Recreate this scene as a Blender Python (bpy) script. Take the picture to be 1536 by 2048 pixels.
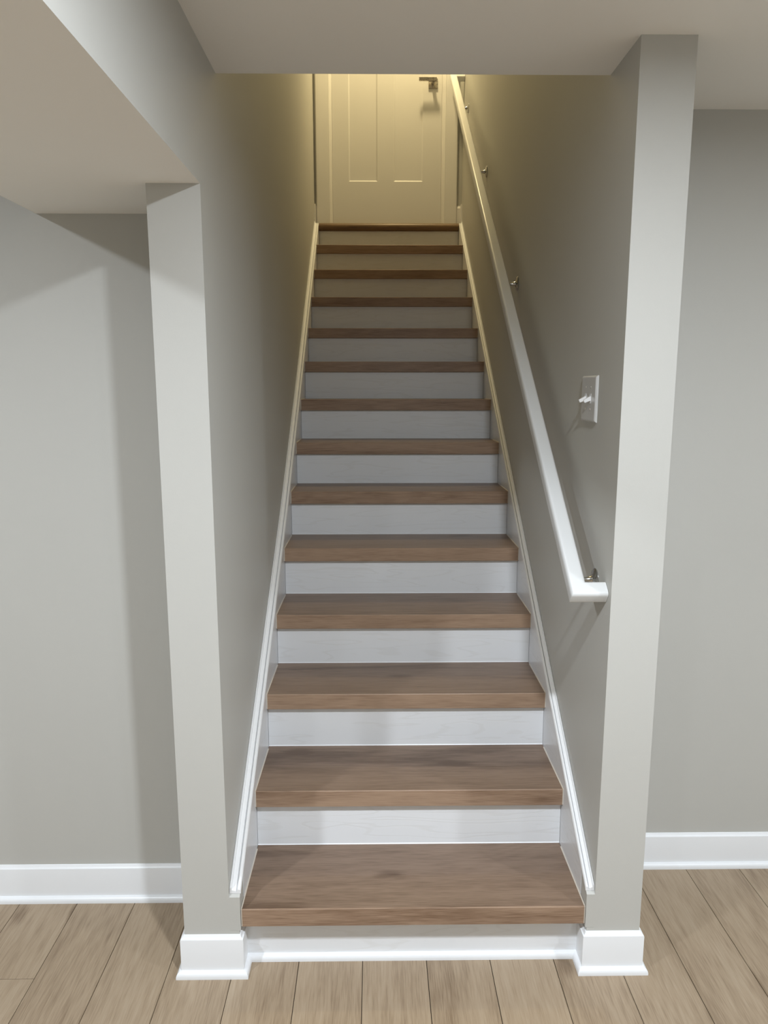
import bpy, bmesh, math, random
from mathutils import Vector, Matrix, Euler

# ------------------------------------------------------------------ clear
for o in list(bpy.data.objects):
    bpy.data.objects.remove(o, do_unlink=True)
SC = bpy.context.scene
COL = SC.collection
random.seed(7)

# ------------------------------------------------------------------ camera
F_PX = 1465.62
PITCH, YAW, ROLL = math.radians(-9.7402), math.radians(0.7002), math.radians(-0.0192)
fw = Vector((math.sin(YAW)*math.cos(PITCH), math.cos(YAW)*math.cos(PITCH), math.sin(PITCH)))
rt = Vector((math.cos(YAW), -math.sin(YAW), 0))
up = rt.cross(fw)
r2 = rt*math.cos(ROLL) + up*math.sin(ROLL)
u2 = -rt*math.sin(ROLL) + up*math.cos(ROLL)
cam_data = bpy.data.cameras.new('camera')
cam = bpy.data.objects.new('camera', cam_data)
COL.objects.link(cam)
m = Matrix.Identity(4)
for i in range(3):
    m[i][0], m[i][1], m[i][2] = r2[i], u2[i], -fw[i]
m.translation = Vector((-0.0210, -1.7714, 1.5819))
cam.matrix_world = m
cam_data.sensor_fit = 'HORIZONTAL'
cam_data.sensor_width = 36.0
cam_data.lens = 36.0*F_PX/1536.0
cam_data.clip_start = 0.02
SC.camera = cam

# ------------------------------------------------------------------ world, exposure, lamps
w = bpy.data.worlds.new('world'); SC.world = w
w.use_nodes = True
w.node_tree.nodes['Background'].inputs[0].default_value = (0.5, 0.5, 0.5, 1)
w.node_tree.nodes['Background'].inputs[1].default_value = 0.005
vs = SC.view_settings
vs.view_transform = 'Standard'; vs.look = 'None'; vs.gamma = 1.0
vs.use_curve_mapping = False
vs.exposure = 1.10

ZC = 2.348            # basement ceiling
ZTOP = 5.08           # ceiling above the upper landing
ROOM_AND_FILL_LAMPS = [(0.35, -1.28, 19.0), (-1.52, -1.38, 16.0), (2.15, -1.35, 13.5),
              (-1.52, -3.25, 6.0), (2.15, -3.25, 6.0)]  # rear pair: unseen fill lamps, added to lift the bounced light in the room
ROOM_COL = (0.93, 1.0, 1.08)
STAIR_LAMP = (0.20, 3.10, 10.0)
STAIR_LAMP_Z = 4.62
STAIR_COL = (1.0, 0.79, 0.41)

def disk_lamp(name, x, y, z, power, col, size, spread=178):
    ld = bpy.data.lights.new(name, 'AREA')
    ld.shape = 'DISK'; ld.size = size; ld.energy = power; ld.color = col; ld.spread = math.radians(spread)
    o = bpy.data.objects.new(name, ld); o.location = (x, y, z)
    COL.objects.link(o)
    return o
for lx, ly, pw in ROOM_AND_FILL_LAMPS:
    disk_lamp('room_or_fill_lamp', lx, ly, ZC-0.010, pw, ROOM_COL, 0.11)
disk_lamp('stairwell_lamp', STAIR_LAMP[0], STAIR_LAMP[1], STAIR_LAMP_Z, STAIR_LAMP[2], STAIR_COL, 0.14)

# ------------------------------------------------------------------ materials
def new_mat(name):
    mt = bpy.data.materials.new(name); mt.use_nodes = True
    nt = mt.node_tree
    b = nt.nodes['Principled BSDF']
    return mt, nt, b
def N(nt, t, **kw):
    n = nt.nodes.new(t)
    for k, v in kw.items():
        if k.startswith('_'):
            setattr(n, k[1:], v)
        else:
            n.inputs[k.replace('__', ' ')].default_value = v
    return n

def paint(name, col, rough, bump=0.0, scale=300.0, spec=0.5, var=0.0):
    mt, nt, b = new_mat(name)
    b.inputs['Roughness'].default_value = rough
    b.inputs['Specular IOR Level'].default_value = spec
    b.inputs['Base Color'].default_value = (*col, 1)
    tc = N(nt, 'ShaderNodeTexCoord')
    if var > 0:
        n = N(nt, 'ShaderNodeTexNoise', Scale=1.3, Detail=4.0)
        nt.links.new(tc.outputs['Object'], n.inputs['Vector'])
        r = N(nt, 'ShaderNodeMapRange')
        r.inputs['From Min'].default_value = 0.3; r.inputs['From Max'].default_value = 0.7
        r.inputs['To Min'].default_value = 1-var; r.inputs['To Max'].default_value = 1+var
        nt.links.new(n.outputs['Fac'], r.inputs['Value'])
        h = N(nt, 'ShaderNodeHueSaturation'); h.inputs['Color'].default_value = (*col, 1)
        nt.links.new(r.outputs[0], h.inputs['Value'])
        nt.links.new(h.outputs[0], b.inputs['Base Color'])
    if bump > 0:
        n2 = N(nt, 'ShaderNodeTexNoise', Scale=scale, Detail=2.0)
        nt.links.new(tc.outputs['Object'], n2.inputs['Vector'])
        bp = N(nt, 'ShaderNodeBump', Strength=bump, Distance=0.001)
        nt.links.new(n2.outputs['Fac'], bp.inputs['Height'])
        nt.links.new(bp.outputs[0], b.inputs['Normal'])
    return mt

def painted_wood(name, col, rough, axis):
    """white paint over wood whose grain still telegraphs through"""
    mt, nt, b = new_mat(name)
    b.inputs['Roughness'].default_value = rough
    tc = N(nt, 'ShaderNodeTexCoord'); oi = N(nt, 'ShaderNodeObjectInfo')
    off = N(nt, 'ShaderNodeVectorMath', _operation='ADD')
    mul = N(nt, 'ShaderNodeVectorMath', _operation='SCALE'); mul.inputs[3].default_value = 13.0
    cmb = N(nt, 'ShaderNodeCombineXYZ')
    for i in range(3): nt.links.new(oi.outputs['Random'], cmb.inputs[i])
    nt.links.new(cmb.outputs[0], mul.inputs[0])
    nt.links.new(tc.outputs['Object'], off.inputs[0]); nt.links.new(mul.outputs[0], off.inputs[1])
    mp = N(nt, 'ShaderNodeMapping'); mp.inputs['Scale'].default_value = (3.0, 14, 26) if axis == 'x' else (26, 3, 26)
    nt.links.new(off.outputs[0], mp.inputs[0])
    n = N(nt, 'ShaderNodeTexNoise', Scale=0.9, Detail=1.5, Roughness=0.4, Distortion=0.5)
    nt.links.new(mp.outputs[0], n.inputs['Vector'])
    ml = N(nt, 'ShaderNodeMath', _operation='MULTIPLY'); ml.inputs[1].default_value = 34.0
    nt.links.new(n.outputs['Fac'], ml.inputs[0])
    sn = N(nt, 'ShaderNodeMath', _operation='SINE'); nt.links.new(ml.outputs[0], sn.inputs[0])
    pw = N(nt, 'ShaderNodeMapRange')
    pw.inputs['From Min'].default_value = 0.75; pw.inputs['From Max'].default_value = 1.0
    pw.inputs['To Min'].default_value = 1.0; pw.inputs['To Max'].default_value = 0.0
    nt.links.new(sn.outputs[0], pw.inputs['Value'])
    bp = N(nt, 'ShaderNodeBump', Strength=0.17, Distance=0.0008)
    nt.links.new(pw.outputs[0], bp.inputs['Height']); nt.links.new(bp.outputs[0], b.inputs['Normal'])
    mx = N(nt, 'ShaderNodeMix', _data_type='RGBA')
    mx.inputs[6].default_value = (col[0]*.965, col[1]*.96, col[2]*.95, 1); mx.inputs[7].default_value = (*col, 1)
    nt.links.new(pw.outputs[0], mx.inputs[0])
    nt.links.new(mx.outputs[2], b.inputs['Base Color'])
    return mt

def wood(name, dark, mid, light, axis, rough, knot=0.5, gscale=1.0, patch=0.22, kdens=0.55):
    """laminate oak: streaks, cathedral figure, fibres and an odd knot, long axis x or y"""
    mt, nt, b = new_mat(name)
    L = nt.links.new
    tc = N(nt, 'ShaderNodeTexCoord'); oi = N(nt, 'ShaderNodeObjectInfo')
    cmb = N(nt, 'ShaderNodeCombineXYZ')
    rr = [17.3, 29.7, 11.1]
    for i in range(3):
        q = N(nt, 'ShaderNodeMath', _operation='MULTIPLY'); q.inputs[1].default_value = rr[i]
        L(oi.outputs['Random'], q.inputs[0]); L(q.outputs[0], cmb.inputs[i])
    add = N(nt, 'ShaderNodeVectorMath', _operation='ADD')
    L(tc.outputs['Object'], add.inputs[0]); L(cmb.outputs[0], add.inputs[1])
    def mapped(sl, sc, sz):
        mp = N(nt, 'ShaderNodeMapping')
        mp.inputs['Scale'].default_value = (sl, sc, sz) if axis == 'x' else (sc, sl, sz)
        L(add.outputs[0], mp.inputs[0]); return mp
    # slow figure
    m1 = mapped(1.1*gscale, 7.5*gscale, 7.5*gscale)
    n1 = N(nt, 'ShaderNodeTexNoise', Scale=1.0, Detail=3.0, Roughness=0.55, Distortion=0.7); L(m1.outputs[0], n1.inputs['Vector'])
    # cathedral rings
    m2 = mapped(0.9*gscale, 5.0*gscale, 5.0*gscale)
    n2 = N(nt, 'ShaderNodeTexNoise', Scale=1.0, Detail=1.5, Roughness=0.4, Distortion=0.5); L(m2.outputs[0], n2.inputs['Vector'])
    q = N(nt, 'ShaderNodeMath', _operation='MULTIPLY'); q.inputs[1].default_value = 75.0; L(n2.outputs['Fac'], q.inputs[0])
    s = N(nt, 'ShaderNodeMath', _operation='SINE'); L(q.outputs[0], s.inputs[0])
    # fibres
    m3 = mapped(14.0, 330.0, 330.0)
    n3 = N(nt, 'ShaderNodeTexNoise', Scale=1.0, Detail=2.0, Roughness=0.6); L(m3.outputs[0], n3.inputs['Vector'])
    m4 = mapped(3.5, 55.0, 55.0)
    n4 = N(nt, 'ShaderNodeTexNoise', Scale=1.0, Detail=3.0, Roughness=0.6); L(m4.outputs[0], n4.inputs['Vector'])
    # combine
    def madd(a, k, c):
        t = N(nt, 'ShaderNodeMath', _operation='MULTIPLY_ADD'); t.inputs[1].default_value = k
        L(a, t.inputs[0])
        if isinstance(c, (int, float)): t.inputs[2].default_value = c
        else: L(c, t.inputs[2])
        return t.outputs[0]
    # dark patches drawn out along the grain
    dk = N(nt, 'ShaderNodeMapRange'); dk.interpolation_type = 'SMOOTHSTEP'
    dk.inputs['From Min'].default_value = 0.28; dk.inputs['From Max'].default_value = 0.44
    dk.inputs['To Min'].default_value = -patch; dk.inputs['To Max'].default_value = 0.0
    L(n1.outputs['Fac'], dk.inputs['Value'])
    v = madd(n1.outputs['Fac'], 0.55, -0.47)
    dd = N(nt, 'ShaderNodeMath', _operation='ADD'); L(v, dd.inputs[0]); L(dk.outputs[0], dd.inputs[1]); v = dd.outputs[0]
    v = madd(s.outputs[0], 0.035, v)
    v = madd(n3.outputs['Fac'], 0.80, v)
    v = madd(n4.outputs['Fac'], 0.50, v)
    # knots
    m5 = mapped(2.1, 4.6, 4.6)
    dn = N(nt, 'ShaderNodeTexNoise', Scale=9.0, Detail=2.0); L(m5.outputs[0], dn.inputs['Vector'])
    dm = N(nt, 'ShaderNodeMix', _data_type='RGBA', Factor=0.06); L(m5.outputs[0], dm.inputs[6]); L(dn.outputs['Color'], dm.inputs[7])
    vo = N(nt, 'ShaderNodeTexVoronoi', Scale=1.0, _voronoi_dimensions='2D'); L(dm.outputs[2], vo.inputs['Vector'])
    kr = N(nt, 'ShaderNodeMapRange'); kr.interpolation_type = 'SMOOTHSTEP'
    kr.inputs['From Min'].default_value = 0.015; kr.inputs['From Max'].default_value = 0.14
    kr.inputs['To Min'].default_value = knot; kr.inputs['To Max'].default_value = 0.0
    L(vo.outputs['Distance'], kr.inputs['Value'])
    sep = N(nt, 'ShaderNodeSeparateColor'); L(vo.outputs['Color'], sep.inputs[0])
    gt = N(nt, 'ShaderNodeMath', _operation='GREATER_THAN'); gt.inputs[1].default_value = 1-kdens; L(sep.outputs[0], gt.inputs[0])
    kk = N(nt, 'ShaderNodeMath', _operation='MULTIPLY'); L(kr.outputs[0], kk.inputs[0]); L(gt.outputs[0], kk.inputs[1])
    sb = N(nt, 'ShaderNodeMath', _operation='SUBTRACT'); L(v, sb.inputs[0]); L(kk.outputs[0], sb.inputs[1])
    # each board a shade of its own
    bs = madd(oi.outputs['Random'], 0.10, -0.05)
    fin = N(nt, 'ShaderNodeMath', _operation='ADD'); L(sb.outputs[0], fin.inputs[0]); L(bs, fin.inputs[1])
    cr = N(nt, 'ShaderNodeValToRGB')
    e = cr.color_ramp.elements
    e[0].position = 0.05; e[0].color = (*dark, 1)
    e[1].position = 0.95; e[1].color = (*light, 1)
    k = e.new(0.48); k.color = (*mid, 1)
    L(fin.outputs[0], cr.inputs[0]); L(cr.outputs[0], b.inputs['Base Color'])
    b.inputs['Roughness'].default_value = rough
    b.inputs['Specular IOR Level'].default_value = 0.4
    bp = N(nt, 'ShaderNodeBump', Strength=0.12, Distance=0.0006)
    L(n3.outputs['Fac'], bp.inputs['Height']); L(bp.outputs[0], b.inputs['Normal'])
    return mt

def metal(name, col, rough):
    mt, nt, b = new_mat(name)
    b.inputs['Base Color'].default_value = (*col, 1)
    b.inputs['Metallic'].default_value = 1.0
    b.inputs['Roughness'].default_value = rough
    tc = N(nt, 'ShaderNodeTexCoord')
    n = N(nt, 'ShaderNodeTexNoise', Scale=60.0, Detail=2.0); nt.links.new(tc.outputs['Object'], n.inputs['Vector'])
    r = N(nt, 'ShaderNodeMapRange'); r.inputs['To Min'].default_value = rough*.8; r.inputs['To Max'].default_value = rough*1.2
    nt.links.new(n.outputs['Fac'], r.inputs['Value']); nt.links.new(r.outputs[0], b.inputs['Roughness'])
    return mt

WALL = paint('greige wall paint', (0.520, 0.515, 0.482), 0.55, 0.10, 260.0, 0.35, 0.015)
CEIL = paint('flat ceiling paint', (0.89, 0.875, 0.835), 0.85, 0.10, 220.0, 0.2, 0.012)
TRIM = paint('semi gloss white trim', (0.845, 0.86, 0.875), 0.32, 0.04, 180.0, 0.5)
CAPM = paint('satin white cap moulding', (0.82, 0.83, 0.84), 0.50, 0.04, 180.0, 0.25)
RISER = painted_wood('white painted riser', (0.82, 0.835, 0.85), 0.38, 'x')
SKIRT = painted_wood('white painted skirt board', (0.76, 0.77, 0.785), 0.30, 'y')
DOORM = paint('white door paint', (0.80, 0.79, 0.77), 0.38, 0.05, 150.0, 0.5)
RAILM = paint('white handrail paint', (0.68, 0.69, 0.686), 0.34, 0.05, 120.0, 0.5)
PLANKM = wood('oak laminate floor', (0.200, 0.140, 0.088), (0.345, 0.262, 0.177), (0.43, 0.345, 0.250), 'y', 0.42, 0.42, 1.0, 0.10, 0.5)
TREADM = wood('brown oak tread', (0.120, 0.076, 0.051), (0.232, 0.160, 0.114), (0.30, 0.215, 0.158), 'x', 0.40, 0.30, 1.0, 0.24, 0.6)
NOSEM = wood('brown oak nosing', (0.180, 0.108, 0.066), (0.350, 0.238, 0.162), (0.46, 0.325, 0.222), 'x', 0.42, 0.0, 1.0, 0.16, 0.0)
LANDM = wood('golden oak landing', (0.11, 0.065, 0.030), (0.20, 0.125, 0.062), (0.28, 0.185, 0.10), 'x', 0.40, 0.2)
CAULK = paint('pale caulk', (0.58, 0.53, 0.46), 0.5, 0.05, 200.0)
NICKEL = metal('satin nickel', (0.62, 0.58, 0.52), 0.28)
CHROME = metal('polished chrome', (0.55, 0.55, 0.54), 0.14)
PLASTIC = paint('white switch plastic', (0.80, 0.80, 0.80), 0.22, 0.0)
PLATE = paint('grey white switch plate', (0.56, 0.555, 0.54), 0.25, 0.0)
SUB = paint('dark joint underlay', (0.030, 0.022, 0.016), 0.9, 0.05, 80.0)
SCREWM = metal('painted screw', (0.8, 0.8, 0.8), 0.4)
def lens_mat(name, col, st):
    mt, nt, b = new_mat(name)
    b.inputs['Base Color'].default_value = (0.9, 0.9, 0.88, 1)
    b.inputs['Emission Color'].default_value = (*col, 1); b.inputs['Emission Strength'].default_value = st
    return mt
LENS = lens_mat('frosted lamp lens', ROOM_COL, 6.0)
LENSW = lens_mat('frosted warm lamp lens', STAIR_COL, 6.0)

# ------------------------------------------------------------------ mesh helpers
def bm_box(bm, x0, x1, y0, y1, z0, z1, bev=0.0, seg=1):
    vs_ = [bm.verts.new((x, y, z)) for x in (x0, x1) for y in (y0, y1) for z in (z0, z1)]
    f = [(0, 1, 3, 2), (4, 6, 7, 5), (0, 4, 5, 1), (2, 3, 7, 6), (0, 2, 6, 4), (1, 5, 7, 3)]
    fs = [bm.faces.new([vs_[i] for i in q]) for q in f]
    if bev > 0:
        es = list({e for q in fs for e in q.edges})
        bmesh.ops.bevel(bm, geom=es, offset=bev, segments=seg, affect='EDGES', profile=0.5)
    return vs_
def bm_loft(bm, rings, closed=True, caps=True):
    """rings: list of point lists of equal length"""
    R = [[bm.verts.new(p) for p in r] for r in rings]
    n = len(R[0])
    for a, b in zip(R[:-1], R[1:]):
        for i in range(n if closed else n-1):
            j = (i+1) % n
            bm.faces.new((a[i], a[j], b[j], b[i]))
    if caps and closed:
        bm.faces.new(list(reversed(R[0]))); bm.faces.new(R[-1])
    return R
def bm_prism(bm, pts, axis, a0, a1):
    """extrude a 2D polygon along an axis; pts are the two other coordinates in order"""
    def P(u, v, a):
        return {'x': (a, u, v), 'y': (u, a, v), 'z': (u, v, a)}[axis]
    bm_loft(bm, [[P(u, v, a0) for u, v in pts], [P(u, v, a1) for u, v in pts]])
def bm_cyl(bm, p0, p1, r0, r1=None, n=20, caps=True):
    r1 = r0 if r1 is None else r1
    p0, p1 = Vector(p0), Vector(p1); d = (p1-p0).normalized()
    a = d.cross(Vector((0, 0, 1)) if abs(d.z) < .9 else Vector((1, 0, 0))).normalized(); b = d.cross(a)
    ring = lambda p, r: [p+a*math.cos(t)*r+b*math.sin(t)*r for t in [2*math.pi*i/n for i in range(n)]]
    bm_loft(bm, [ring(p0, r0), ring(p1, r1)], caps=caps)
def bm_tube(bm, pts, rad, n=14):
    pts = [Vector(p) for p in pts]
    rads = rad if isinstance(rad, list) else [rad]*len(pts)
    rings = []; ref = None
    for i, p in enumerate(pts):
        d = (pts[min(i+1, len(pts)-1)]-pts[max(i-1, 0)]).normalized()
        if ref is None: ref = d.cross(Vector((0, 1, 0.01))).normalized()
        a = (ref-d*ref.dot(d)).normalized(); ref = a; b = d.cross(a)
        rings.append([p+a*math.cos(t)*rads[i]+b*math.sin(t)*rads[i] for t in [2*math.pi*k/n for k in range(n)]])
    bm_loft(bm, rings)
def finish(name, bm, mat, parent=None, smooth=False, bevel=0.0):
    bmesh.ops.recalc_face_normals(bm, faces=bm.faces)
    me = bpy.data.meshes.new(name); bm.to_mesh(me); bm.free()
    me.materials.append(mat)
    if smooth:
        for p in me.polygons: p.use_smooth = True
    o = bpy.data.objects.new(name, me); COL.objects.link(o)
    if parent is not None: o.parent = parent
    if bevel > 0:
        md = o.modifiers.new('bevel', 'BEVEL'); md.width = bevel; md.segments = 2; md.limit_method = 'ANGLE'
        md.angle_limit = math.radians(40)
    if smooth:
        md = o.modifiers.new('sharp', 'EDGE_SPLIT'); md.split_angle = math.radians(38)
    return o
def struct(o):
    o['kind'] = 'structure'; return o
def empty(name, loc, label=None, cat=None, kind=None):
    o = bpy.data.objects.new(name, None); o.location = loc; o.empty_display_size = 0.1; COL.objects.link(o)
    if label: o['label'] = label
    if cat: o['category'] = cat
    if kind: o['kind'] = kind
    return o
def local(o, parent):
    """keep world coordinates of a mesh built in world space when its parent is a moved empty"""
    o.parent = parent
    o.location = Vector(o.location)-Vector(parent.location)
    return o
def interp(tab, y):
    if y <= tab[0][0]: return tab[0][1]
    for (a, va), (b, vb) in zip(tab[:-1], tab[1:]):
        if y <= b: return va+(vb-va)*(y-a)/(b-a)
    return tab[-1][1]

# ------------------------------------------------------------------ dimensions (metres)
YF = -0.004                      # front face of both wall ends
SLT = [(0, -0.386), (1.2, -0.380), (1.9, -0.3835), (3.5, -0.3985)]
def SL(y): return interp(SLT, y)             # face of the left skirt board
def WL(y): return SL(y)-0.030                # face of the left stair wall
def SR(y): return 0.5466+0.0010*y
def WR(y): return 0.5700+0.0008*y
XL0, XR0 = -0.5393, 0.6964                   # outer corners of the wall ends
YBL, YBR = 0.298, 0.437                      # back walls left and right
ZS = 2.0355                                  # underside of the soffit
SOX = -0.923                                 # left edge of the soffit
YOP = 0.212                                  # where the ceiling stops over the stairs
RISE, RUN, TH = 0.19, 0.26353, 0.0516
OVER = 0.0212
YD = 3.50                                    # wall that holds the upper door
XMIN, XMAX, YMIN = -2.75, 2.75, -4.45

# ------------------------------------------------------------------ structure: walls
ys = [0, 0.4, 0.8, 1.2, 1.55, 1.9, 2.7, 3.5, 3.62]
bm = bmesh.new()
foot = [(XL0, YF)]+[(WL(0), YF)]+[(WL(y), y) for y in ys]+[(XL0, 3.62)]
bm_prism(bm, foot, 'z', 0.0, ZTOP)
# plaster that wraps the end of the skirt board
bm_prism(bm, [(YF, 0.0), (YF, 0.130), (0.0485, 0.130), (0.0485, 0.0)], 'x', WL(0), SL(0)-0.0045)
bm_prism(bm, [(YF, 0.1305), (YF, 0.2300), (0.0485, 0.2650), (0.0485, 0.1305)], 'x', WL(0), SL(0)-0.0010)
wall_left = struct(finish('wall_left', bm, WALL))
bm = bmesh.new()
foot = [(WR(0), YF), (XR0, YF), (XR0, 3.62)]+[(WR(y), y) for y in reversed(ys)]
bm_prism(bm, foot, 'z', 0.0, ZTOP)
bm_prism(bm, [(YF, 0.0), (YF, 0.130), (0.0485, 0.130), (0.0485, 0.0)], 'x', SR(0)+0.0045, WR(0))
bm_prism(bm, [(YF, 0.1305), (YF, 0.2300), (0.0485, 0.2650), (0.0485, 0.1305)], 'x', SR(0)+0.0010, WR(0))
wall_right = struct(finish('wall_right', bm, WALL))

bm = bmesh.new(); bm_box(bm, XMIN, XL0, YBL, YBL+0.12, 0, ZC+0.02); struct(finish('wall_back_left', bm, WALL))
bm = bmesh.new(); bm_box(bm, XR0, XMAX, YBR, YBR+0.12, 0, ZC+0.02); struct(finish('wall_back_right', bm, WALL))
bm = bmesh.new(); bm_box(bm, XMIN-0.12, XMIN, YMIN, YBL+0.12, 0, ZC+0.02); struct(finish('wall_room_left', bm, WALL))
bm = bmesh.new(); bm_box(bm, XMAX, XMAX+0.12, YMIN, YBR+0.12, 0, ZC+0.02); struct(finish('wall_room_right', bm, WALL))
bm = bmesh.new(); bm_box(bm, XMIN-0.12, XMAX+0.12, YMIN-0.12, YMIN, 0, ZC+0.02); struct(finish('wall_room_front', bm, WALL))
# header above the foot of the stairs (faces the upper door) and the upper door wall round the opening
bm = bmesh.new(); bm_box(bm, WL(0.1)-0.01, WR(0.1)+0.01, YOP-0.12, YOP, ZC+0.03, ZTOP); struct(finish('wall_header', bm, WALL))
DX0, DX1, DZ0, DZ1 = -0.306, 0.433, 2.672, 4.705
bm = bmesh.new()
bm_box(bm, XL0, DX0-0.022, YD, YD+0.12, 2.40, ZTOP)
bm_box(bm, DX1+0.027, XR0, YD, YD+0.12, 2.40, ZTOP)
bm_box(bm, DX0-0.022, DX1+0.027, YD, YD+0.12, DZ1+0.022, ZTOP)
struct(finish('wall_far', bm, WALL))

# ceilings: room ceiling (stops over the stairs) and soffit
bm = bmesh.new()
bm_box(bm, XMIN-0.12, XMAX+0.12, YMIN-0.12, YF+0.0, ZC, ZC+0.03)
bm_box(bm, XMIN-0.12, XL0+0.02, YF, YBL+0.12, ZC, ZC+0.03)
bm_box(bm, XR0-0.02, XMAX+0.12, YF, YBR+0.12, ZC, ZC+0.03)
bm_box(bm, WL(0), WR(0), YF, YOP, ZC, ZC+0.03)
ceiling = struct(finish('ceiling', bm, CEIL))
bm = bmesh.new(); bm_box(bm, XL0, XR0, YOP-0.12, 3.62, ZTOP, ZTOP+0.08)
ceil_up = struct(finish('ceiling_upper', bm, CEIL))
bm = bmesh.new()
bm_box(bm, SOX, WL(0), YMIN, YF, ZS, ZC)
bm_box(bm, SOX, XL0, YF, YBL, ZS, ZC)
soffit = struct(finish('soffit', bm, WALL))
soffit.data.materials.append(CEIL)
for p in soffit.data.polygons:
    if p.normal.z < -0.9: p.material_index = 1

# recessed lamps set in the ceilings (above and behind the camera), the rear pair added as fill
def lamp_fixture(x, y, z, parent, lens):
    bm = bmesh.new()
    n = 32
    prof = [(0.082, 0.0), (0.080, -0.0035), (0.066, -0.0065), (0.060, -0.004), (0.060, 0.0)]
    rings = []
    for i in range(n):
        t = 2*math.pi*i/n
        rings.append([(x+r*math.cos(t), y+r*math.sin(t), z+h) for r, h in prof])
    R = [[bm.verts.new(p) for p in r] for r in rings]
    for i in range(n):
        a, b = R[i], R[(i+1) % n]
        for k in range(len(prof)-1): bm.faces.new((a[k], a[k+1], b[k+1], b[k]))
    ring = finish('lamp_trim', bm, TRIM, parent, smooth=True)
    bm = bmesh.new(); bm_cyl(bm, (x, y, z+0.001), (x, y, z-0.003), 0.060, n=32)
    finish('lamp_lens', bm, lens, parent)
for lx, ly, pw in ROOM_AND_FILL_LAMPS: lamp_fixture(lx, ly, ZC, ceiling, LENS)
# pendant over the upper landing: canopy, stem, metal shade, glowing lens
px_, py_ = STAIR_LAMP[0], STAIR_LAMP[1]
bm = bmesh.new(); bm_cyl(bm, (px_, py_, ZTOP), (px_, py_, ZTOP-0.02), 0.06, 0.055, n=28); finish('pendant_canopy', bm, NICKEL, ceil_up, smooth=True)
bm = bmesh.new(); bm_cyl(bm, (px_, py_, ZTOP-0.02), (px_, py_, STAIR_LAMP_Z+0.09), 0.006, n=12); finish('pendant_stem', bm, NICKEL, ceil_up, smooth=True)
bm = bmesh.new()
sh = [(0.006, 0.10), (0.045, 0.095), (0.085, 0.045), (0.100, 0.004), (0.097, 0.004), (0.082, 0.043), (0.043, 0.090), (0.006, 0.095)]
bm_loft(bm, [[(px_+r*math.cos(t), py_+r*math.sin(t), STAIR_LAMP_Z+h) for t in [2*math.pi*k/32 for k in range(32)]] for r, h in sh], caps=False)
finish('pendant_shade', bm, NICKEL, ceil_up, smooth=True)
bm = bmesh.new(); bm_cyl(bm, (px_, py_, STAIR_LAMP_Z+0.010), (px_, py_, STAIR_LAMP_Z+0.004), 0.094, n=32); finish('lamp_lens', bm, LENSW, ceil_up)

# ------------------------------------------------------------------ floor: underlay and one object per plank
bm = bmesh.new(); bm_box(bm, XMIN-0.12, XMAX+0.12, YMIN-0.12, 0.60, -0.05, -0.0075)
floor = struct(finish('floor', bm, SUB))
PW, PL, GAP = 0.1778, 1.22, 0.0018
plank_mesh = {}
def plank(x0, x1, y0, y1):
    wx, ly = round(x1-x0-GAP, 4), round(y1-y0-GAP, 4)
    if ly < 0.03: return
    key = (wx, ly)
    if key not in plank_mesh:
        bm = bmesh.new()
        bm_box(bm, -wx/2, wx/2, -ly/2, ly/2, -0.0074, 0, 0.0004)
        bmesh.ops.recalc_face_normals(bm, faces=bm.faces)
        me = bpy.data.meshes.new('plank'); bm.to_mesh(me); bm.free(); me.materials.append(PLANKM)
        plank_mesh[key] = me
    o = bpy.data.objects.new('plank', plank_mesh[key]); COL.objects.link(o)
    o.location = ((x0+x1)/2, (y0+y1)/2, 0); o.parent = floor
X0 = -0.0588
k0 = math.ceil((XMIN-X0)/PW)-1
offs = {}
seq = [0.37, 0.81, 0.12, 0.58, 0.95, 0.29, 0.70]
for k in range(k0, int((XMAX-X0)/PW)+1):
    x0, x1 = X0+k*PW, X0+(k+1)*PW
    x0c, x1c = max(x0, XMIN), min(x1, XMAX)
    if x1c-x0c < 0.01: continue
    xm = (x0+x1)/2
    yend = YBL+0.01 if xm < WL(0)-0.03 else (YBR+0.01 if xm > WR(0)+0.03 else 0.055)
    # butt joints: the one in view lies two columns left of the left wall end
    if k == -6: start = -0.017
    elif -11 < k < 11: start = -0.30-seq[k % 7]*0.42
    else: start = -0.3-seq[k % 7]*1.1
    cuts = [start+PL*j for j in range(-6, 4)]
    cuts = [c for c in cuts if YMIN < c < yend-0.02]
    cuts = [YMIN]+cuts+[yend]
    for a, b in zip(cuts[:-1], cuts[1:]): plank(x0c, x1c, a, b)

# ------------------------------------------------------------------ baseboards with shoe moulding
BT, BH, QD, QH = 0.0105, 0.120, 0.0125, 0.019
base_prof = [(0, 0), (BT, 0), (BT, BH-0.012), (BT-0.0006, BH-0.0098), (BT-0.0030, BH-0.0086), (BT-0.0045, BH-0.0065), (0.0028, BH-0.0008), (0, BH)]
shoe_prof = [(0, 0), (QD, 0), (QD, 0.0065), (QD-0.0012, 0.0115), (QD-0.0042, 0.0158), (QD-0.0085, QH-0.0006), (0, QH)]
def run_profile(bm, path, prof, d0):
    """path: xy points with the room on the right hand side; profile (outward, z); mitred corners"""
    P = [Vector((x, y, 0)) for x, y in path]
    rings = []
    for i, p in enumerate(P):
        ns = []
        if i > 0: d = (P[i]-P[i-1]).normalized(); ns.append(Vector((d.y, -d.x, 0)))
        if i < len(P)-1: d = (P[i+1]-P[i]).normalized(); ns.append(Vector((d.y, -d.x, 0)))
        if len(ns) == 1: off = ns[0]
        else:
            s_ = ns[0]+ns[1]; off = s_*(1.0/(1+ns[0].dot(ns[1])))
        rings.append([p+off*(d0+u)+Vector((0, 0, v)) for u, v in prof])
    bm_loft(bm, rings)
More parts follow.
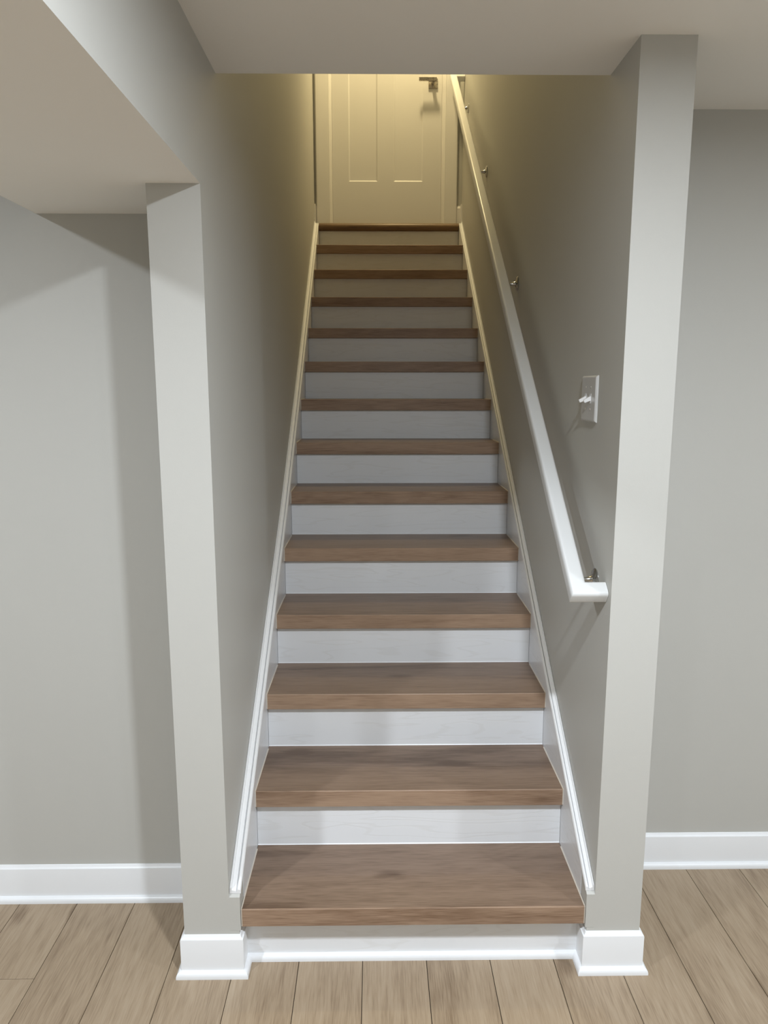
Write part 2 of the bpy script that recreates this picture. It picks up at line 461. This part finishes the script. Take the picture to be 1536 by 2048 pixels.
def baseboard(name, path, parent=None, st=True):
    bm = bmesh.new(); run_profile(bm, path, base_prof, 0.0)
    o = finish(name, bm, TRIM, smooth=True)
    if st: struct(o)
    bm = bmesh.new(); run_profile(bm, path, shoe_prof, BT)
    finish('shoe_moulding', bm, TRIM, o, smooth=True)
    return o
RY = 0.046                         # face of the lowest riser
XI_L, XI_R = SL(0)-0.0045, SR(0)+0.0045
# left back wall, then round the left wall end to the lowest riser
baseboard('baseboard_back_left', [(XMIN, YBL), (XL0, YBL), (XL0, YF)][:2])
baseboard('baseboard_left', [(XL0, YBL-BT-QD), (XL0, YF), (XI_L, YF), (XI_L, RY)])
baseboard('baseboard_right', [(XI_R, RY), (XI_R, YF), (XR0, YF), (XR0, YBR-BT-QD)])
baseboard('baseboard_back_right', [(XR0, YBR), (XMAX, YBR)])
baseboard('baseboard_room_left', [(XMIN, YMIN), (XMIN, YBL)])
baseboard('baseboard_room_right', [(XMAX, YBR), (XMAX, YMIN)])

# ------------------------------------------------------------------ staircase
stairs = empty('staircase', (0.08, 0, 0), 'straight enclosed staircase with brown wood treads and white risers climbing to the panelled door', 'staircase')
dz = {1: 0.0, 2: 0.0, 3: 0.0024, 4: 0.0022, 5: 0.0008, 6: -0.001, 7: -0.003, 8: -0.0024, 9: -0.0026, 10: -0.004, 11: 0.0017, 12: 0.0046, 13: 0.007}
def ztop(n): return n*RISE+dz.get(n, 0.0)
def SP(parent, o): return local(o, parent)
E_ = 0.0012
for n in range(1, 14):
    y0 = (n-1)*RUN; y1 = n*RUN+OVER
    zt = ztop(n)
    if n == 1: yb = RY
    xl0, xl1 = SL(y0)+E_, SL(y1)+E_; xr0, xr1 = SR(y0)-E_, SR(y1)-E_
    cx, cy = 0.08, y0
    # plank: nosing width at the front is its own piece
    NW = 0.0035
    def loc(p): return (p[0]-cx, p[1]-cy, p[2]-zt)
    bm = bmesh.new()
    bm_loft(bm, [[loc((xl0, y0+NW, zt-0.012)), loc((xr0, y0+NW, zt-0.012)), loc((xr1, y1, zt-0.012)), loc((xl1, y1, zt-0.012))],
                 [loc((xl0, y0+NW, zt)), loc((xr0, y0+NW, zt)), loc((xr1, y1, zt)), loc((xl1, y1, zt))]])
    t = finish('tread', bm, TREADM); t.location = (0, cy, zt); t.parent = stairs
    # front nosing with a tiny eased top edge, and its return under the tread
    yr = (RY if n == 1 else y0+OVER)
    prof = [(0.0, -TH+0.001), (0.0, -0.0012), (0.0012, 0.0004), (NW, 0.0004), (NW, -0.0125), (yr-y0+0.004, -0.0125), (yr-y0+0.004, -TH), (0.001, -TH)]
    bm = bmesh.new()
    bm_loft(bm, [[(xl0-cx, a, b) for a, b in prof], [(xr0-cx, a, b) for a, b in prof]])
    nz = finish('nosing', bm, NOSEM); nz.parent = t
    # pale caulk line where the tread meets the skirt boards
    for sx, a, b in ((1, SL(y0), SL(y1)), (-1, SR(y0), SR(y1))):
        bm = bmesh.new()
        bm_loft(bm, [[loc((a, y0+0.004, -TH+0.002+zt)), loc((a+sx*0.0028, y0+0.004, -TH+0.002+zt)), loc((a+sx*0.0028, y0-0.0006, -TH+0.002+zt)), loc((a, y0-0.0006, -TH+0.002+zt))],
                     [loc((a, y0+0.004, zt+0.0025)), loc((a+sx*0.0028, y0+0.004, zt+0.0008)), loc((a+sx*0.0028, y0-0.0006, zt+0.0002)), loc((a, y0-0.0006, zt+0.001))],
                     [loc((b, y1-OVER, zt+0.0028)), loc((b+sx*0.0030, y1-OVER, zt)), loc((b+sx*0.0030, y1-OVER, zt-0.002)), loc((b, y1-OVER, zt-0.002))]])
        ck = finish('caulk_line', bm, CAULK); ck.parent = t
for n in range(1, 15):
    yf = RY if n == 1 else (n-1)*RUN+OVER
    z0 = 0.0 if n == 1 else ztop(n-1)
    z1 = (ztop(n)-TH if n < 14 else 2.6172)
    cx = 0.08
    a, b = SL(yf)+0.0008, SR(yf)-0.0008
    bm = bmesh.new(); bm_box(bm, a-cx, b-cx, 0, 0.012, 0, z1-z0-0.0003)
    r = finish('riser', bm, RISER); r.location = (0, yf, z0); r.parent = stairs
    if n == 1:
        bm = bmesh.new(); run_profile(bm, [(a-cx, 0), (b-cx, 0)], shoe_prof, 0.0)
        s = finish('shoe_moulding', bm, TRIM, r, smooth=True)
    else:
        # slim white paint bead at the foot of the riser
        bm = bmesh.new(); bm_prism(bm, [(0, 0.0002), (-0.0022, 0.0002), (0, 0.0028)], 'x', a-cx, b-cx)
        s = finish('caulk_line', bm, TRIM, r)
# landing: rounded golden nosing and the short landing board to the door
bm = bmesh.new()
pr = [(3.448, 2.617), (3.436, 2.6175)]+[(3.447-0.024*math.cos(math.radians(a)), 2.6425+0.0255*math.sin(math.radians(a))) for a in range(-70, 91, 16)]+[(3.4990, 2.668), (3.4990, 2.648), (3.448, 2.645)]
bm_loft(bm, [[(SL(3.45)+E_-0.08, u, v) for u, v in pr], [(SR(3.45)-E_-0.08, u, v) for u, v in pr]])
ln = finish('landing_nosing', bm, LANDM, stairs, smooth=True); ln['label'] = 'rounded golden brown landing nosing'
bm = bmesh.new(); bm_box(bm, DX0-0.015-0.08, DX1+0.020-0.08, 3.4995, 3.60, 2.652, 2.668)
lb = finish('landing_board', bm, LANDM, stairs)

# skirt boards with their moulded cap
def ztrim(y): return 0.243+0.7055*y
CAP = 0.009
for side in (-1, 1):
    S = SL if side < 0 else SR; W = (lambda y: WL(y)+0.0008) if side < 0 else (lambda y: WR(y)-0.0008)
    yy = [0.050]+[y for y in ys if 0.06 < y < 3.4]+[3.43]
    bm = bmesh.new()
    rings = []
    for y in yy:
        zt_ = ztrim(y)-CAP; zb = max(0.0, zt_-0.62)
        rings.append([(W(y)-side*0.0-0.08, y, zb), (S(y)-0.08, y, zb), (S(y)-0.08, y, zt_), (W(y)-0.08, y, zt_)])
    bm_loft(bm, rings)
    sk = finish('skirt_board', bm, SKIRT, stairs)
    # cap profile: t runs 0 (wall) .. 1 (skirt face), h above the board
    cp = [(0.0, 0.0), (0.0, CAP+0.0045), (0.09, CAP+0.0060), (0.16, CAP+0.0050), (0.21, CAP-0.0010), (0.58, CAP-0.0034), (0.625, CAP-0.0078),
          (0.665, CAP-0.0034), (0.76, CAP+0.0006), (0.95, CAP-0.0004), (1.03, CAP-0.004), (1.03, 0.0)]
    ths = math.atan(0.7055)
    bm = bmesh.new(); rings = []
    yc = [0.008]+yy[1:-1]+[3.432]
    for i, y in enumerate(yc):
        r = []
        for t, h in cp:
            x = W(y)+(S(y)-W(y))*t
            yy_ = y-h*math.sin(ths)*(1 if 0 < i < len(yc)-1 else 0.0)
            if i == 0: yy_ = 0.0035
            if i == len(yc)-1: yy_ = y+0.012*(1-t)
            zz = ztrim(yy_)-CAP+h/math.cos(ths)*(1.0)
            if not (0 < i < len(yc)-1): zz = ztrim(yy_)-CAP+h/math.cos(ths)
            r.append((x-0.08, yy_, zz))
        rings.append(r)
    bm_loft(bm, rings)
    finish('cap_moulding', bm, CAPM, sk, smooth=False)

# ------------------------------------------------------------------ handrail
SLOPE = 0.741
th = math.atan(SLOPE); dv = Vector((0, math.cos(th), math.sin(th))); nv = Vector((0, -math.sin(th), math.cos(th)))
XC, RW, RH, RR = 0.4975, 0.044, 0.037, 0.0105
C1 = Vector((XC, 0.040, 1.062)); C2 = C1+dv*((3.425-0.040)/math.cos(th))
rail_o = empty('handrail', (0.57, 0.04, 1.06), 'long white painted handrail with mitred ends on the right stair wall', 'handrail')
prof = []
for cxs, cys, a0 in ((1, 1, 0), (-1, 1, 90), (-1, -1, 180), (1, -1, 270)):
    rr_ = RR if cys > 0 else 0.006
    for a in range(0, 91, 15):
        t = math.radians(a0+a)
        prof.append((cxs*(RW/2-rr_)+rr_*math.cos(t), cys*(RH/2-rr_)+rr_*math.sin(t)))
xh = Vector((1, 0, 0))
# a > 0 is the side away from the wall
def rail_pt(C, a, b, sgn): return C - xh*a + nv*b - dv*a*sgn
wallx = 0.5692
bm = bmesh.new()
rings = [[Vector((wallx, *(C1-dv*a+nv*b).yz)) for a, b in prof],
         [rail_pt(C1, a, b, 1) for a, b in prof],
         [rail_pt(C2, a, b, -1) for a, b in prof],
         [Vector((wallx+0.002, *(C2+dv*a+nv*b).yz)) for a, b in prof]]
bm_loft(bm, rings)
rl = finish('rail', bm, RAILM, smooth=True); SP(rail_o, rl)
for (yb, zb) in ((0.130, 1.072), (1.369, 2.000), (2.335, 2.697), (3.205, 3.310)):
    wx_ = WR(yb)
    bm = bmesh.new()
    zr = C1.z+SLOPE*(yb-C1.y)-RH/2/math.cos(th)       # underside of the rail
    pts = []
    drop = zb
    P0 = Vector((wx_-0.004, yb, drop)); P3 = Vector((XC, yb, zr+0.004))
    P1 = Vector((wx_-0.055, yb, drop-0.006)); P2 = Vector((XC-0.002, yb, drop+0.002))
    for i in range(15):
        t = i/14
        pts.append(P0*(1-t)**3+P1*3*t*(1-t)**2+P2*3*t*t*(1-t)+P3*t**3)
    bm_tube(bm, pts, [0.0125, 0.0085, 0.0068]+[0.0062]*11+[0.0075])
    # saddle plate under the rail
    sp = [Vector((XC+u, yb, zr))+dv*v for u, v in ((-.010, -.03), (.010, -.03), (.010, .03), (-.010, .03))]
    bm_loft(bm, [[p-nv*0.0035 for p in sp], [p for p in sp]])
    br = finish('bracket', bm, CHROME, smooth=True); SP(rail_o, br)
    br['label'] = 'polished metal wall bracket'
    bm = bmesh.new()
    rp = [(0.0, 0.029), (0.0025, 0.029), (0.005, 0.0265), (0.0068, 0.018), (0.0105, 0.0125)]
    bm_loft(bm, [[(wx_-d, yb+r*math.cos(t), zb+r*math.sin(t)) for t in [2*math.pi*k/28 for k in range(28)]] for d, r in rp])
    ro = finish('rosette', bm, CHROME, smooth=True); ro.parent = br; ro.location = (0, 0, 0)

# ------------------------------------------------------------------ light switch on the right stair wall
sw = empty('light_switch', (WR(.25), 0.253, 1.548), 'white two toggle light switch plate on the right stair wall below the handrail line', 'light switch')
sw['label'] = 'white double toggle light switch plate on the right stair wall'
PX = WR(.25)
y0, y1, z0, z1 = 0.186, 0.322, 1.486, 1.610
def plate_ring(ins, d): return [(PX-d, y0+ins, z0+ins), (PX-d, y1-ins, z0+ins), (PX-d, y1-ins, z1-ins), (PX-d, y0+ins, z1-ins)]
bm = bmesh.new()
bm_loft(bm, [plate_ring(0, -0.0005), plate_ring(0, 0.0025), plate_ring(0.0035, 0.0062), plate_ring(0.0065, 0.0072)])
SP(sw, finish('switch_plate', bm, PLATE))
for ty in (0.231, 0.277):
    bm = bmesh.new()
    # slot frame and the toggle pointing out and down
    for a, b, c, d in ((ty-0.0058, ty-0.0046, 1.536, 1.562), (ty+0.0046, ty+0.0058, 1.536, 1.562), (ty-0.0058, ty+0.0058, 1.561, 1.5625), (ty-0.0058, ty+0.0058, 1.5355, 1.537)):
        bm_box(bm, PX-0.0080, PX-0.0070, a, b, c, d)
    fr = finish('toggle_slot', bm, PLASTIC); SP(sw, fr)
    bm = bmesh.new()
    rg = []
    for t, hw, hh in ((0, 0.0046, 0.0056), (0.4, 0.0042, 0.0050), (0.92, 0.0036, 0.0042), (1.0, 0.0028, 0.0034)):
        c = Vector((PX-0.006, ty, 1.550))+Vector((-0.0190, 0, -0.0090))*t
        pv = Vector((-0.43, 0, 0.90))
        rg.append([c+Vector((0, -hw, 0))-pv*hh, c+Vector((0, hw, 0))-pv*hh, c+Vector((0, hw, 0))+pv*hh, c+Vector((0, -hw, 0))+pv*hh])
    bm_loft(bm, rg)
    SP(sw, finish('toggle', bm, PLASTIC))
    for zz in (1.579, 1.519):
        bm = bmesh.new()
        bm_loft(bm, [[(PX-d, ty+r*math.cos(t), zz+r*math.sin(t)) for t in [2*math.pi*k/12 for k in range(12)]] for d, r in ((0.0068, 0.0034), (0.0080, 0.0028), (0.0082, 0.0012))])
        SP(sw, finish('screw', bm, SCREWM))

# ------------------------------------------------------------------ upper door with casing
YS = 3.515                                        # face of the door slab
door = empty('door_1', ((DX0+DX1)/2, YS, DZ0), 'white door with two tall recessed panels at the top of the stairs', None, 'structure')
def frame_door():
    bm = bmesh.new()
    px = [(-0.194, 0.0), (0.111, 0.307)]
    pz0, pz1 = 2.952, 4.575
    REC = 0.009; G = 0.002
    x0, x1 = DX0+G, DX1-G
    bm_box(bm, x0, x1, YS+REC, YS+0.036, DZ0+G, DZ1-G)
    for a, b in ((x0, px[0][0]), (px[0][1], px[1][0]), (px[1][1], x1)): bm_box(bm, a, b, YS, YS+REC+0.001, DZ0+G, DZ1-G)
    for a, b in px:
        bm_box(bm, a, b, YS, YS+REC+0.001, DZ0+G, pz0); bm_box(bm, a, b, YS, YS+REC+0.001, pz1, DZ1-G)
        c = 0.0085
        o = [(a, pz0), (b, pz0), (b, pz1), (a, pz1)]; i = [(a+c, pz0+c), (b-c, pz0+c), (b-c, pz1-c), (a+c, pz1-c)]
        for k in range(4):
            j = (k+1) % 4
            v = [bm.verts.new((o[k][0], YS+0.0012, o[k][1])), bm.verts.new((o[j][0], YS+0.0012, o[j][1])),
                 bm.verts.new((i[j][0], YS+REC-0.0002, i[j][1])), bm.verts.new((i[k][0], YS+REC-0.0002, i[k][1]))]
            bm.faces.new(v)
    return bm
me_o = finish('door_slab', frame_door(), DOORM); SP(door, me_o)
# handle
hx, hz = 0.371, 3.5665
bm = bmesh.new(); bm_box(bm, hx-0.031, hx+0.031, YS-0.009, YS, hz-0.031, hz+0.031, 0.0015)
hd = finish('door_handle', bm, NICKEL); SP(door, hd); hd['label'] = 'satin metal lever handle on a square plate'
bm = bmesh.new()
bm_cyl(bm, (hx, YS-0.009, hz), (hx, YS-0.052, hz), 0.0115, n=24)
bm_box(bm, 0.2745, 0.392, YS-0.062, YS-0.048, hz-0.004, hz+0.018, 0.001)
lv = finish('lever', bm, NICKEL); lv.parent = hd
# jamb
bm = bmesh.new()
for a, b in ((DX0-0.020, DX0+0.001), (DX1+0.025, DX1-0.001)):
    m_ = a+(b-a)*0.62
    bm_prism(bm, [(a, YD+0.11), (a, YD-0.013), (a+(b-a)*0.08, YD-0.0145), (m_, YD-0.003), (m_, YD-0.001), (a+(b-a)*0.72, YD+0.0005), (b, YD+0.013), (b, YD+0.11)], 'z', 2.668, DZ1+0.02)
bm_box(bm, DX0, DX1, YD-0.009, YD+0.12, DZ1, DZ1+0.02, 0.0012)
SP(door, finish('jamb', bm, DOORM))
# casing with an eased outer edge
CL, CR = -0.4135, 0.5385
def casing_v(x_in, x_out, y_in=YD-0.014, y_out=YD-0.020):
    s_ = 1 if x_out > x_in else -1
    return [(x_in, YD), (x_in, y_in), (x_in+s_*0.004, y_in-0.001), (x_out-s_*0.020, y_out), (x_out-s_*0.006, y_out), (x_out-s_*0.002, y_out+0.002), (x_out, y_out+0.006), (x_out, YD)]
bm = bmesh.new()
for a, b in ((DX0-0.020, CL), (DX1+0.025, CR)):
    bm_prism(bm, casing_v(a, b), 'z', 2.662, DZ1+0.018)
bm_box(bm, CL, CR, YD-0.020, YD, DZ1+0.018, DZ1+0.10, 0.002)
struct(finish('trim_1', bm, DOORM))
# short baseboards on the door wall beside the casing
bm = bmesh.new()
for a, b in ((CR+0.0005, WR(3.5)), (WL(3.5), CL-0.0005)):
    bm_box(bm, a, b, YD-0.012, YD, 2.662, 2.775)
    bm_prism(bm, [(YD-0.012, 2.775), (YD, 2.775), (YD, 2.792), (YD-0.004, 2.792), (YD-0.007, 2.784)], 'x', a, b)
struct(finish('baseboard_landing', bm, DOORM))
# base return on the right wall near the door
bm = bmesh.new()
for W, s_ in ((WR, -1), (WL, 1)):
    bm_box(bm, *sorted((W(3.47), W(3.47)+s_*0.010)), 3.442, YD-0.012, 2.662, 2.792)
struct(finish('trim_2', bm, DOORM))
